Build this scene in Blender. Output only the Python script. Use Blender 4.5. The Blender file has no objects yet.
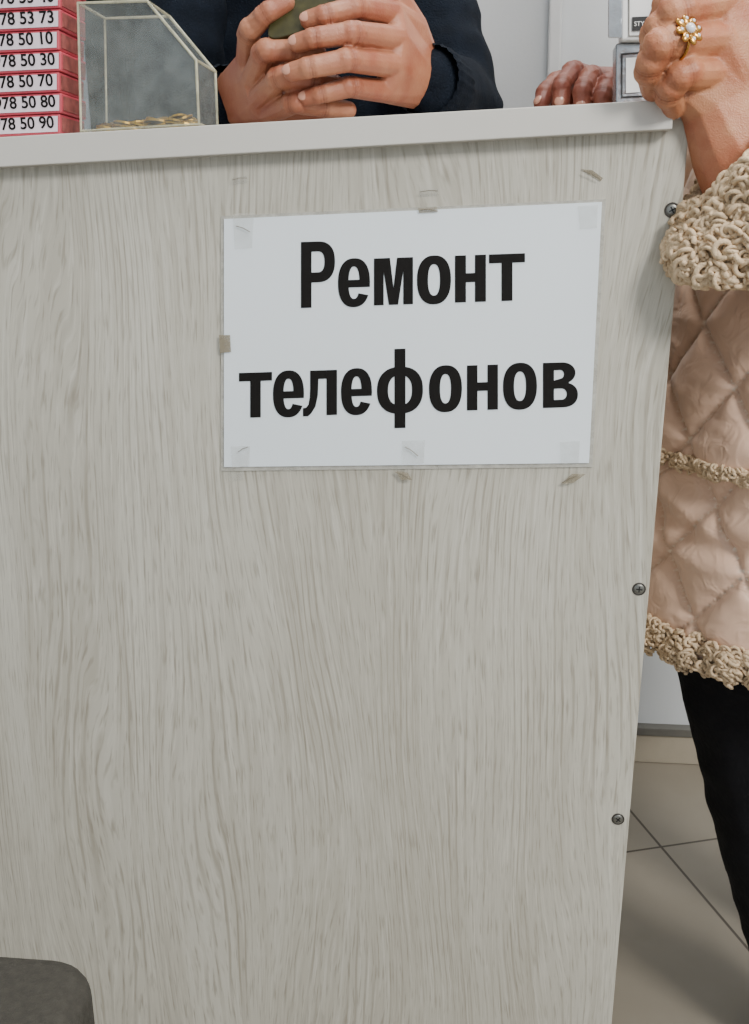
import bpy, bmesh, math, random
import numpy as np
from mathutils import Vector, Matrix, noise
random.seed(7)
scene = bpy.context.scene
COL = scene.collection

# ------------------------------------------------------------------ camera
F = 1000.0
CAM = Vector((0.0, -0.81, 0.87))
R = (Matrix.Rotation(math.radians(7.0), 3, 'Z') @ Matrix.Rotation(math.radians(90-15.0), 3, 'X')
     @ Matrix.Rotation(math.radians(-0.9), 3, 'Z'))
cd = bpy.data.cameras.new("camera"); cam = bpy.data.objects.new("camera", cd); COL.objects.link(cam)
cam.matrix_world = Matrix.Translation(CAM) @ R.to_4x4()
cd.sensor_width = 36; cd.lens = F*36/1024; cd.clip_start = 0.02
scene.camera = cam
def ray(px, py): return R @ Vector(((px-374.5)/F, (512-py)/F, -1))
def W(px, py, Y):
    d = ray(px, py); return CAM + d*((Y-CAM.y)/d.y)
def WZ(px, py, Z):
    d = ray(px, py); return CAM + d*((Z-CAM.z)/d.z)

# ------------------------------------------------------------------ materials
def new_mat(name):
    m = bpy.data.materials.new(name); m.use_nodes = True
    nt = m.node_tree; b = nt.nodes["Principled BSDF"]
    return m, nt, b
def nd(nt, t, **kw):
    n = nt.nodes.new(t)
    for k, v in kw.items():
        if k in n.inputs: n.inputs[k].default_value = v
        else: setattr(n, k, v)
    return n
def c4(c): return (c[0], c[1], c[2], 1)
def srgb(r, g, b):
    f = lambda v: (v/255/12.92) if v/255 <= .04045 else ((v/255+.055)/1.055)**2.4
    return (f(r), f(g), f(b))
def simple(name, col, rough=.5, metal=0, var=.12, scale=30, bump=0.0, bscale=200, coat=0, spec=.5):
    m, nt, b = new_mat(name)
    tc = nd(nt, 'ShaderNodeTexCoord')
    n = nd(nt, 'ShaderNodeTexNoise'); n.inputs['Scale'].default_value = scale; n.inputs['Detail'].default_value = 4
    nt.links.new(tc.outputs['Object'], n.inputs['Vector'])
    r = nd(nt, 'ShaderNodeValToRGB')
    r.color_ramp.elements[0].position = .3; r.color_ramp.elements[1].position = .7
    r.color_ramp.elements[0].color = c4([v*(1-var) for v in col]); r.color_ramp.elements[1].color = c4([min(1, v*(1+var)) for v in col])
    nt.links.new(n.outputs['Fac'], r.inputs['Fac']); nt.links.new(r.outputs['Color'], b.inputs['Base Color'])
    b.inputs['Roughness'].default_value = rough; b.inputs['Metallic'].default_value = metal
    b.inputs['Coat Weight'].default_value = coat; b.inputs['Specular IOR Level'].default_value = spec
    if bump:
        n2 = nd(nt, 'ShaderNodeTexNoise'); n2.inputs['Scale'].default_value = bscale; n2.inputs['Detail'].default_value = 3
        nt.links.new(tc.outputs['Object'], n2.inputs['Vector'])
        bp = nd(nt, 'ShaderNodeBump'); bp.inputs['Strength'].default_value = bump; bp.inputs['Distance'].default_value = .002
        nt.links.new(n2.outputs['Fac'], bp.inputs['Height']); nt.links.new(bp.outputs['Normal'], b.inputs['Normal'])
    return m

def mixrgb(nt, a, b, fac, mode='MIX'):
    m = nt.nodes.new('ShaderNodeMix'); m.data_type = 'RGBA'; m.blend_type = mode
    for s, v in ((6, a), (7, b), (0, fac)):
        if hasattr(v, 'links'): nt.links.new(v, m.inputs[s])
        else: m.inputs[s].default_value = v
    return m.outputs[2]

def wood_mat():
    m, nt, b = new_mat("bleached_wood_laminate")
    L = nt.links.new
    tc = nd(nt, 'ShaderNodeTexCoord')
    def mp(src, sx, sy, sz):
        q = nd(nt, 'ShaderNodeMapping'); q.inputs['Scale'].default_value = (sx, sy, sz)
        L(src, q.inputs['Vector']); return q.outputs['Vector']
    def no(vec, scale, detail=4, rough=.5, dist=0):
        n = nd(nt, 'ShaderNodeTexNoise'); n.inputs['Scale'].default_value = scale; n.inputs['Detail'].default_value = detail
        n.inputs['Roughness'].default_value = rough; n.inputs['Distortion'].default_value = dist
        L(vec, n.inputs['Vector']); return n.outputs['Fac']
    def ramp(f, p0, p1, v0=0, v1=1):
        r = nd(nt, 'ShaderNodeMapRange'); r.inputs['From Min'].default_value = p0; r.inputs['From Max'].default_value = p1
        r.inputs['To Min'].default_value = v0; r.inputs['To Max'].default_value = v1
        L(f, r.inputs['Value']); return r.outputs['Result']
    def math_(op, a_, b_):
        n = nd(nt, 'ShaderNodeMath', operation=op)
        for i, v in ((0, a_), (1, b_)):
            if hasattr(v, 'links'): L(v, n.inputs[i])
            else: n.inputs[i].default_value = v
        return n.outputs[0]
    O = tc.outputs['Object']
    low = no(mp(O, 1, 1, .26), 6.5, 1, .4)
    low2 = no(mp(O, 1, 1, .13), 34, 2, .5)
    sp = nd(nt, 'ShaderNodeSeparateXYZ'); L(O, sp.inputs[0])
    xd = math_('ADD', sp.outputs['X'], math_('MULTIPLY', math_('SUBTRACT', low, .5), .15))
    xd = math_('ADD', xd, math_('MULTIPLY', math_('SUBTRACT', low2, .5), .012))
    cb = nd(nt, 'ShaderNodeCombineXYZ'); L(xd, cb.inputs['X']); L(sp.outputs['Y'], cb.inputs['Y']); L(sp.outputs['Z'], cb.inputs['Z'])
    D = cb.outputs[0]
    fine = no(mp(D, 1, 1, .035), 380, 3, .6)
    pores = no(mp(D, 1, 1, .055), 620, 2, .5)
    mid = no(mp(D, 1, 1, .03), 90, 3, .55)
    big = no(mp(D, 1, 1, .11), 9, 2, .5)
    brk = no(mp(O, 1, 1, .25), 22, 3, .6)
    rings = math_('SINE', math_('MULTIPLY', xd, 860.0), 0.0)
    rings = ramp(rings, .40, 1.0)
    rings = math_('MULTIPLY', rings, ramp(brk, .42, .60))
    base = mixrgb(nt, c4(srgb(178, 174, 161)), c4(srgb(191, 188, 176)), ramp(big, .35, .65))
    c1 = mixrgb(nt, base, c4(srgb(160, 154, 140)), ramp(mid, .46, .7, 0, .5))
    c1 = mixrgb(nt, c1, c4(srgb(205, 202, 191)), ramp(fine, .50, .34, 0, .5))
    c2 = mixrgb(nt, c1, c4(srgb(132, 124, 109)), ramp(pores, .53, .70, 0, .58))
    c3 = mixrgb(nt, c2, c4(srgb(134, 126, 111)), math_('MULTIPLY', rings, .55))
    L(c3, b.inputs['Base Color'])
    b.inputs['Roughness'].default_value = .5; b.inputs['Specular IOR Level'].default_value = .35
    bp = nd(nt, 'ShaderNodeBump'); bp.inputs['Strength'].default_value = .2; bp.inputs['Distance'].default_value = .0005; bp.invert = True
    L(pores, bp.inputs['Height']); L(bp.outputs['Normal'], b.inputs['Normal'])
    return m

def skin_mat(name, col, red):
    m, nt, b = new_mat(name)
    tc = nd(nt, 'ShaderNodeTexCoord')
    n = nd(nt, 'ShaderNodeTexNoise'); n.inputs['Scale'].default_value = 38; n.inputs['Detail'].default_value = 6
    nt.links.new(tc.outputs['Object'], n.inputs['Vector'])
    mr = nd(nt, 'ShaderNodeMapRange'); mr.inputs['From Min'].default_value = .35; mr.inputs['From Max'].default_value = .68
    nt.links.new(n.outputs['Fac'], mr.inputs['Value'])
    c = mixrgb(nt, c4(col), c4(red), mr.outputs['Result'])
    at = nd(nt, 'ShaderNodeAttribute'); at.attribute_name = "crease"
    mm = nd(nt, 'ShaderNodeMath', operation='MULTIPLY'); mm.inputs[1].default_value = .6
    nt.links.new(at.outputs['Fac'], mm.inputs[0])
    c = mixrgb(nt, c, c4([red[0]*.5, red[1]*.38, red[2]*.36]), mm.outputs[0])
    nt.links.new(c, b.inputs['Base Color'])
    b.inputs['Roughness'].default_value = .46
    b.inputs['Subsurface Weight'].default_value = .06; b.inputs['Subsurface Radius'].default_value = (.005, .002, .001)
    b.inputs['Subsurface Scale'].default_value = .4
    v = nd(nt, 'ShaderNodeTexVoronoi'); v.inputs['Scale'].default_value = 900
    nt.links.new(tc.outputs['Object'], v.inputs['Vector'])
    n2 = nd(nt, 'ShaderNodeTexNoise'); n2.inputs['Scale'].default_value = 380; n2.inputs['Detail'].default_value = 4; n2.inputs['Distortion'].default_value = 1.2
    nt.links.new(tc.outputs['Object'], n2.inputs['Vector'])
    ad = nd(nt, 'ShaderNodeMath', operation='MULTIPLY_ADD'); ad.inputs[1].default_value = .4
    nt.links.new(v.outputs['Distance'], ad.inputs[0]); nt.links.new(n2.outputs['Fac'], ad.inputs[2])
    bp = nd(nt, 'ShaderNodeBump'); bp.inputs['Strength'].default_value = .45; bp.inputs['Distance'].default_value = .0010
    nt.links.new(ad.outputs[0], bp.inputs['Height']); nt.links.new(bp.outputs['Normal'], b.inputs['Normal'])
    return m

M = {}
M['wood'] = wood_mat()
M['top'] = simple("white_laminate_edge", srgb(196, 193, 186), .4, var=.03, scale=8)
M['wall'] = simple("painted_wall", srgb(214, 217, 219), .8, var=.03, scale=3, bump=.1)
M['ceil'] = simple("ceiling_paint", srgb(230, 230, 228), .9, var=.02)
M['trim'] = simple("beige_baseboard", srgb(176, 166, 148), .5, var=.05)
M['greytrim'] = simple("grey_trim", srgb(100, 98, 92), .5)
M['paper'] = simple("sign_paper", srgb(225, 233, 238), .45, var=.01, scale=5)
M['ink'] = simple("black_ink", (.006, .005, .0045), .7, var=.1, spec=.2)
M['navy'] = simple("navy_sweater", srgb(15, 21, 30), .9, var=.25, scale=60, bump=.8, bscale=500, spec=.12)
M['trous'] = simple("dark_trousers", srgb(13, 13, 17), .85, var=.2, bump=.4, spec=.2)
M['black'] = simple("black_plastic", (.008, .008, .009), .45)
M['skin_m'] = skin_mat("man_skin", srgb(172, 116, 87), srgb(152, 87, 64))
M['skin_w'] = skin_mat("woman_skin", srgb(190, 134, 98), srgb(168, 98, 68))
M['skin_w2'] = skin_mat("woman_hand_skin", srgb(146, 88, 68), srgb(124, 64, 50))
M['nail'] = simple("fingernail", srgb(196, 142, 120), .25, var=.05, coat=.4)
M['lips'] = simple("lips", srgb(165, 90, 80), .45)
M['hair'] = simple("dark_hair", srgb(40, 28, 20), .6, var=.4, scale=80, bump=.8)
M['hair2'] = simple("brown_hair", srgb(90, 60, 40), .6, var=.4, scale=80, bump=.8)
M['eye'] = simple("eye_white", (.8, .8, .78), .2, var=.02)
M['iris'] = simple("iris", srgb(60, 40, 25), .2)
M['olive'] = simple("olive_phone_case", srgb(56, 54, 26), .4, var=.35, scale=120)
M['gold'] = simple("gold", srgb(200, 150, 80), .25, metal=1)
M['stone'] = simple("white_stone", (.85, .85, .9), .08, coat=1)
M['coin'] = simple("brass_coin", srgb(176, 142, 60), .35, metal=.8, var=.4, scale=90)
M['pink'] = simple("pink_pack", srgb(190, 74, 88), .45, var=.15)
M['packside'] = simple("worn_pack_side", srgb(140, 78, 74), .5, var=.35, scale=150)
M['redpk'] = simple("dark_red_pack", srgb(110, 34, 38), .5, var=.25)
M['label'] = simple("label_paper", srgb(222, 208, 216), .5, var=.02)
M['stool'] = simple("grey_upholstery", srgb(62, 60, 55), .9, var=.15, scale=200, bump=.6, bscale=700, spec=.2)
M['metal'] = simple("dark_metal", srgb(70, 70, 70), .35, metal=.9)
M['screw'] = simple("screw_steel", srgb(125, 125, 120), .35, metal=.8)
M['washer'] = simple("screw_washer", srgb(52, 48, 44), .5)
M['staple'] = simple("staple_wire", srgb(120, 112, 98), .4, metal=.4)
M['white'] = simple("white_card", srgb(225, 226, 226), .4, var=.03)
M['silver'] = simple("silver_foil", srgb(180, 185, 190), .25, metal=.7, var=.3, bump=1, bscale=60)
M['fleece'] = simple("curly_fleece", srgb(208, 184, 152), .95, var=.18, scale=90, bump=.5, bscale=900, spec=.1)
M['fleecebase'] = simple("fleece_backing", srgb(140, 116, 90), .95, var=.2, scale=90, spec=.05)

def clear_mat(name, col, fac, rough=.1):
    m, nt, b = new_mat(name)
    b.inputs['Base Color'].default_value = c4(col); b.inputs['Roughness'].default_value = rough
    t = nd(nt, 'ShaderNodeBsdfTransparent'); mx = nd(nt, 'ShaderNodeMixShader')
    tc = nd(nt, 'ShaderNodeTexCoord')
    n = nd(nt, 'ShaderNodeTexNoise'); n.inputs['Scale'].default_value = 55; n.inputs['Detail'].default_value = 6; n.inputs['Roughness'].default_value = .7
    nt.links.new(tc.outputs['Object'], n.inputs['Vector'])
    mr = nd(nt, 'ShaderNodeMapRange'); mr.inputs['From Min'].default_value = .3; mr.inputs['From Max'].default_value = .7
    mr.inputs['To Min'].default_value = fac*.5; mr.inputs['To Max'].default_value = fac*1.5
    nt.links.new(n.outputs['Fac'], mr.inputs['Value'])
    nt.links.new(mr.outputs['Result'], mx.inputs[0]); nt.links.new(t.outputs[0], mx.inputs[1]); nt.links.new(b.outputs[0], mx.inputs[2])
    nt.links.new(mx.outputs[0], nt.nodes['Material Output'].inputs['Surface'])
    return m
M['acryl'] = clear_mat("clear_acrylic", srgb(145, 152, 150), .24, .1)
M['acrylrim'] = clear_mat("acrylic_edge", srgb(195, 192, 165), .6, .15)
M['lam'] = clear_mat("laminate_film", srgb(200, 198, 188), .55, .15)
M['tape'] = clear_mat("clear_tape", srgb(205, 205, 198), .11, .2)
M['tapeold'] = clear_mat("old_tape", srgb(150, 140, 118), .5, .3)

def quilt_mat():
    m, nt, b = new_mat("quilted_satin")
    at = nd(nt, 'ShaderNodeAttribute'); at.attribute_name = "seam"
    tc = nd(nt, 'ShaderNodeTexCoord')
    n = nd(nt, 'ShaderNodeTexNoise'); n.inputs['Scale'].default_value = 25; n.inputs['Detail'].default_value = 5
    nt.links.new(tc.outputs['Object'], n.inputs['Vector'])
    a = mixrgb(nt, c4(srgb(206, 170, 145)), c4(srgb(218, 184, 160)), n.outputs['Fac'])
    nz = nd(nt, 'ShaderNodeTexNoise'); nz.inputs['Scale'].default_value = 300
    nt.links.new(tc.outputs['Object'], nz.inputs['Vector'])
    r = nd(nt, 'ShaderNodeMapRange'); r.inputs['From Min'].default_value = .45; r.inputs['From Max'].default_value = .55
    nt.links.new(nz.outputs['Fac'], r.inputs['Value'])
    mu = nd(nt, 'ShaderNodeMath', operation='MULTIPLY'); nt.links.new(at.outputs['Fac'], mu.inputs[0]); nt.links.new(r.outputs['Result'], mu.inputs[1])
    c = mixrgb(nt, a, c4(srgb(240, 226, 210)), mu.outputs[0])
    nt.links.new(c, b.inputs['Base Color'])
    b.inputs['Roughness'].default_value = .40; b.inputs['Sheen Weight'].default_value = .3
    n2 = nd(nt, 'ShaderNodeTexNoise'); n2.inputs['Scale'].default_value = 42; n2.inputs['Detail'].default_value = 2; n2.inputs['Distortion'].default_value = 1.2
    nt.links.new(tc.outputs['Object'], n2.inputs['Vector'])
    bp = nd(nt, 'ShaderNodeBump'); bp.inputs['Strength'].default_value = .5; bp.inputs['Distance'].default_value = .006
    nt.links.new(n2.outputs['Fac'], bp.inputs['Height']); nt.links.new(bp.outputs['Normal'], b.inputs['Normal'])
    return m
M['quilt'] = quilt_mat()

# ------------------------------------------------------------------ mesh helpers
def grp(name, loc=(0, 0, 0)):
    e = bpy.data.objects.new(name, None); e.empty_display_size = .05; COL.objects.link(e); return e
def mobj(name, verts, faces, mat, parent=None, smooth=False):
    me = bpy.data.meshes.new(name); me.from_pydata([tuple(v) for v in verts], [], [tuple(f) for f in faces]); me.update()
    o = bpy.data.objects.new(name, me); COL.objects.link(o)
    if mat: me.materials.append(mat)
    if parent: o.parent = parent
    if smooth:
        for p in me.polygons: p.use_smooth = True
    return o
def bake(o):
    dg = bpy.context.evaluated_depsgraph_get(); dg.update()
    me = bpy.data.meshes.new_from_object(o.evaluated_get(dg)); o.modifiers.clear(); o.data = me; return o
def bevel(o, w, seg=2):
    m = o.modifiers.new("b", 'BEVEL'); m.width = w; m.segments = seg; m.limit_method = 'ANGLE'; return o
def hexa(name, p8, mat, parent=None, bev=0, seg=2):
    """p8: 4 front corners (TL,TR,BR,BL) then 4 back corners."""
    f = [(0, 1, 2, 3), (7, 6, 5, 4), (0, 4, 5, 1), (1, 5, 6, 2), (2, 6, 7, 3), (3, 7, 4, 0)]
    o = mobj(name, p8, f, mat, parent)
    bm = bmesh.new(); bm.from_mesh(o.data); bmesh.ops.recalc_face_normals(bm, faces=bm.faces); bm.to_mesh(o.data); bm.free()
    if bev: bevel(o, bev, seg)
    return o
def box(name, x0, x1, y0, y1, z0, z1, mat, parent=None, bev=0, seg=2):
    p = [(x0, y0, z1), (x1, y0, z1), (x1, y0, z0), (x0, y0, z0), (x0, y1, z1), (x1, y1, z1), (x1, y1, z0), (x0, y1, z0)]
    return hexa(name, p, mat, parent, bev, seg)
def prism(name, front, depth, mat, parent=None, bev=0):
    n = len(front); v = list(front)+[p+Vector((0, depth, 0)) for p in front]
    f = [tuple(range(n)), tuple(range(2*n-1, n-1, -1))]+[(i, i+n, (i+1) % n+n, (i+1) % n) for i in range(n)]
    o = mobj(name, v, f, mat, parent)
    bm = bmesh.new(); bm.from_mesh(o.data); bmesh.ops.recalc_face_normals(bm, faces=bm.faces); bm.to_mesh(o.data); bm.free()
    if bev: bevel(o, bev)
    return o
_b = bmesh.new(); bmesh.ops.create_icosphere(_b, subdivisions=2, radius=1); ICO = [v.co.copy() for v in _b.verts]; _b.free()
_b = bmesh.new(); bmesh.ops.create_icosphere(_b, subdivisions=3, radius=1); ICO3 = [v.co.copy() for v in _b.verts]
ICO3F = [tuple(v.index for v in f.verts) for f in _b.faces]; _b.free()
def hull(spheres):
    bm = bmesh.new()
    for c, r in spheres:
        c = Vector(c)
        for p in ICO: bm.verts.new(c+p*r)
    res = bmesh.ops.convex_hull(bm, input=bm.verts[:], use_existing_faces=False)
    dead = set(g for g in res['geom_interior']+res['geom_unused'] if isinstance(g, bmesh.types.BMVert))
    for v in [v for v in bm.verts if not v.link_faces or v in dead]:
        if v.is_valid: bm.verts.remove(v)
    bmesh.ops.recalc_face_normals(bm, faces=bm.faces)
    bm.verts.index_update()
    vs = [v.co.copy() for v in bm.verts]; fs = [tuple(v.index for v in f.verts) for f in bm.faces]; bm.free()
    return vs, fs
def chain(pts):
    return [[pts[i], pts[i+1]] for i in range(len(pts)-1)]
def organic(name, hulls, mat, voxel, it=4, parent=None, creases=(), wrinkle=0, wscale=20):
    V = []; Fc = []
    for h in hulls:
        vs, fs = hull(h); o = len(V); V += vs; Fc += [tuple(i+o for i in f) for f in fs]
    ob = mobj(name, V, Fc, mat, parent)
    m = ob.modifiers.new("r", 'REMESH'); m.mode = 'VOXEL'; m.voxel_size = voxel
    s = ob.modifiers.new("s", 'SMOOTH'); s.factor = .5; s.iterations = it
    bake(ob)
    me = ob.data
    if not me.materials: me.materials.append(mat)
    n = len(me.vertices); co = np.empty(n*3); me.vertices.foreach_get("co", co); co = co.reshape(-1, 3)
    no = np.empty(n*3); me.vertices.foreach_get("normal", no); no = no.reshape(-1, 3)
    cr = np.zeros(n)
    for j, ax, r in creases:
        ax = np.array(Vector(ax).normalized()); d = co-np.array(j); t = d@ax
        rad = np.linalg.norm(d-np.outer(t, ax), axis=1)
        for off in (-.0022, 0, .0022):
            cr = np.maximum(cr, np.where(rad < r*1.35, np.exp(-((t-off)/.0007)**2), 0)*(1 if off == 0 else .55))
    if len(creases): co = co-no*(cr*.0007)[:, None]
    if wrinkle:
        wv = np.array([noise.noise(Vector((c[0]*wscale, c[1]*wscale, c[2]*wscale*1.8))) for c in co]); co = co+no*(wv*wrinkle)[:, None]
    me.vertices.foreach_set("co", co.reshape(-1))
    a = me.attributes.new("crease", 'FLOAT', 'POINT'); a.data.foreach_set("value", cr)
    me.polygons.foreach_set("use_smooth", [True]*len(me.polygons)); me.update()
    return ob
def ellipsoid(name, c, axes, mat, parent, power=1):
    return mobj(name, [Vector(c)+axes[0]*p.x+axes[1]*p.y+axes[2]*p.z for p in ICO3], ICO3F, mat, parent, True)
def nail(name, tip, prev, up, r, parent, mat=None):
    ax = (Vector(tip)-Vector(prev)).normalized(); up = Vector(up); up = (up-ax*up.dot(ax)).normalized(); sd = ax.cross(up)
    c = Vector(tip)+up*r*.74+ax*r*.2
    return ellipsoid(name, c, (ax*r*.66, sd*r*.58, up*r*.26), mat or M['nail'], parent)
def bake_curve(o):
    bpy.context.view_layer.update()
    dg = bpy.context.evaluated_depsgraph_get(); dg.update()
    me = bpy.data.meshes.new_from_object(o.evaluated_get(dg)); nm = o.name; mw = o.matrix_world.copy()
    bpy.data.objects.remove(o); n = bpy.data.objects.new(nm, me); COL.objects.link(n); n.matrix_world = mw
    return n
def tube(name, pts, r, mat, parent=None, cyc=False, res=3):
    cu = bpy.data.curves.new(name, 'CURVE'); cu.dimensions = '3D'; cu.bevel_depth = r; cu.bevel_resolution = res; cu.use_fill_caps = True
    s = cu.splines.new('POLY'); s.points.add(len(pts)-1)
    for i, p in enumerate(pts): s.points[i].co = (*p, 1)
    s.use_cyclic_u = cyc; cu.materials.append(mat)
    o = bpy.data.objects.new(name, cu); COL.objects.link(o)
    o2 = bake_curve(o)
    if parent: o2.parent = parent
    return o2
def text(name, body, origin, size, mat, parent, xdir=(1, 0, 0), off=0.0, align='LEFT'):
    cu = bpy.data.curves.new(name, 'FONT'); cu.body = body; cu.size = size; cu.extrude = .0001; cu.offset = off; cu.align_x = align
    cu.materials.append(mat); o = bpy.data.objects.new(name, cu); COL.objects.link(o)
    x = Vector(xdir).normalized(); n = Vector((0, -1, 0)); n = (n-x*n.dot(x)).normalized(); y = n.cross(x)
    o.matrix_world = Matrix.Translation(origin) @ Matrix((x, y, n)).transposed().to_4x4()
    n = bake_curve(o); n.parent = parent; return n

# ------------------------------------------------------------------ room
YW = 0.80
XL, XR, YF, ZC = -1.7, 1.5, -2.2, 2.6
p1 = WZ(640, 822, 0); p2 = WZ(749, 950, 0); ang = math.atan2(p2.y-p1.y, p2.x-p1.x); p3 = WZ(640, 850, 0)
def floor_mat():
    m, nt, b = new_mat("floor_tiles")
    tc = nd(nt, 'ShaderNodeTexCoord')
    def half(origin):
        mp = nd(nt, 'ShaderNodeMapping'); mp.vector_type = 'TEXTURE'
        mp.inputs['Location'].default_value = (origin.x, origin.y, 0); mp.inputs['Rotation'].default_value = (0, 0, ang)
        nt.links.new(tc.outputs['Object'], mp.inputs['Vector'])
        s = nd(nt, 'ShaderNodeSeparateXYZ'); nt.links.new(mp.outputs[0], s.inputs[0]); return s
    def line(sock):
        a = nd(nt, 'ShaderNodeMath', operation='DIVIDE'); a.inputs[1].default_value = .4; nt.links.new(sock, a.inputs[0])
        c = nd(nt, 'ShaderNodeMath', operation='PINGPONG'); c.inputs[1].default_value = .5; nt.links.new(a.outputs[0], c.inputs[0])
        l = nd(nt, 'ShaderNodeMath', operation='LESS_THAN'); l.inputs[1].default_value = .005; nt.links.new(c.outputs[0], l.inputs[0]); return l.outputs[0]
    la = line(half(p1).outputs['Y']); lb = line(half(p3).outputs['X'])
    mx = nd(nt, 'ShaderNodeMath', operation='MAXIMUM'); nt.links.new(la, mx.inputs[0]); nt.links.new(lb, mx.inputs[1])
    n = nd(nt, 'ShaderNodeTexNoise'); n.inputs['Scale'].default_value = 9; n.inputs['Detail'].default_value = 6
    nt.links.new(tc.outputs['Object'], n.inputs['Vector'])
    c = mixrgb(nt, c4(srgb(132, 124, 110)), c4(srgb(150, 142, 128)), n.outputs['Fac'])
    c = mixrgb(nt, c, c4(srgb(70, 61, 50)), mx.outputs[0])
    nt.links.new(c, b.inputs['Base Color']); b.inputs['Roughness'].default_value = .35
    return m
M['floor'] = floor_mat()
box("floor", XL, XR, YF, YW+.1, -.05, 0, M['floor'])
box("ceiling", XL, XR, YF, YW+.1, ZC, ZC+.05, M['ceil'])
box("wall_back", XL, XR, YW, YW+.1, 0, ZC, M['wall'])
box("wall_left", XL-.1, XL, YF, YW+.1, 0, ZC, M['wall'])
box("wall_right", XR, XR+.1, YF, YW+.1, 0, ZC, M['wall'])
zb = W(660, 735, YW-.015).z
box("baseboard_back", XL, XR, YW-.015, YW, 0, zb, M['trim'], bev=.002)
box("trim_1", XL, XR, YW-.02, YW, zb, zb+.014, M['greytrim'], bev=.001)
a = W(548, 50, YW-.02); b_ = W(561, 50, YW-.02)
box("trim_2", a.x, b_.x, YW-.025, YW, zb+.02, ZC, M['white'], bev=.003)

# ------------------------------------------------------------------ counter
ctr = grp("shop_counter")
TRp = W(690, 118, 0); MRp = W(612, 1024, 0)
dirn = (MRp-W(690, 150, 0))
BRp = MRp + dirn*((0.0-MRp.z)/dirn.z)
XLp = -0.85
TLp = W(-60, 160, 0)
s = (TRp.z-TLp.z)/(TRp.x-TLp.x)
TLp = Vector((XLp, 0, TRp.z+s*(XLp-TRp.x)))
th = .016
panel = prism("front_panel", [TLp, TRp, BRp, Vector((XLp, 0, 0))], th, M['wood'], ctr, .0008)
Ys = -.014
def slabz(px_l, py_l, px_r, py_r, X):
    A = W(px_l, py_l, Ys); B = W(px_r, py_r, Ys); return A.z+(B.z-A.z)*(X-A.x)/(B.x-A.x)
XRs = W(673, 115, Ys).x
topz = lambda X: slabz(0, 137, 672, 99, X)
botz = lambda X: slabz(0, 167, 672, 129, X)
XLs = XLp-.01
prism("countertop", [Vector((XLs, Ys, topz(XLs))), Vector((XRs, Ys, topz(XRs))), Vector((XRs, Ys, botz(XRs))), Vector((XLs, Ys, botz(XLs)))], .42, M['top'], ctr, .0007)
prism("side_panel_right", [Vector((TRp.x-.03, th, botz(TRp.x)-.001)), Vector((TRp.x-.014, th, botz(TRp.x)-.001)), Vector((BRp.x-.006, th, 0)), Vector((BRp.x-.022, th, 0))], .38, M['wood'], ctr)
box("side_panel_left", XLp+.01, XLp+.026, th, .39, 0, botz(XLp)-.002, M['wood'], ctr)
for i, (sx, sy) in enumerate([(672, 210), (639, 589), (618, 819)]):
    c = W(sx, sy, 0); sc = grp("cross_head_screw" if i == 0 else "cross_head_screw.%03d" % i)
    V = []; Fc = []; n = 28
    rings = [(.0045, 0), (.0045, -.0006), (.0040, -.0011), (.0026, -.0014)]
    for r, y in rings:
        for k in range(n):
            t = 2*math.pi*k/n; V.append(c+Vector((r*math.cos(t), y, r*math.sin(t))))
    for q in range(3):
        for k in range(n): Fc.append((q*n+k, q*n+(k+1) % n, (q+1)*n+(k+1) % n, (q+1)*n+k))
    V.append(c+Vector((0, -.0014, 0)))
    for k in range(n): Fc.append((3*n+k, 3*n+(k+1) % n, 4*n))
    mobj("head", V, Fc, M['screw'], sc, True)
    for k in range(2):
        t = .5+i+k*math.pi/2; d = Vector((math.cos(t), 0, math.sin(t))); e = Vector((-d.z, 0, d.x))
        pts = [c+d*.0026+e*.0005, c-d*.0026+e*.0005, c-d*.0026-e*.0005, c+d*.0026-e*.0005]
        mobj("slot_%d" % k, [p+Vector((0, -.0016, 0)) for p in pts], [(0, 1, 2, 3)], M['black'], sc)
    tube("washer", [c+Vector((.0050*math.cos(t*.3142), -.0002, .0050*math.sin(t*.3142))) for t in range(20)], .0007, M['washer'], sc, True)

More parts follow.
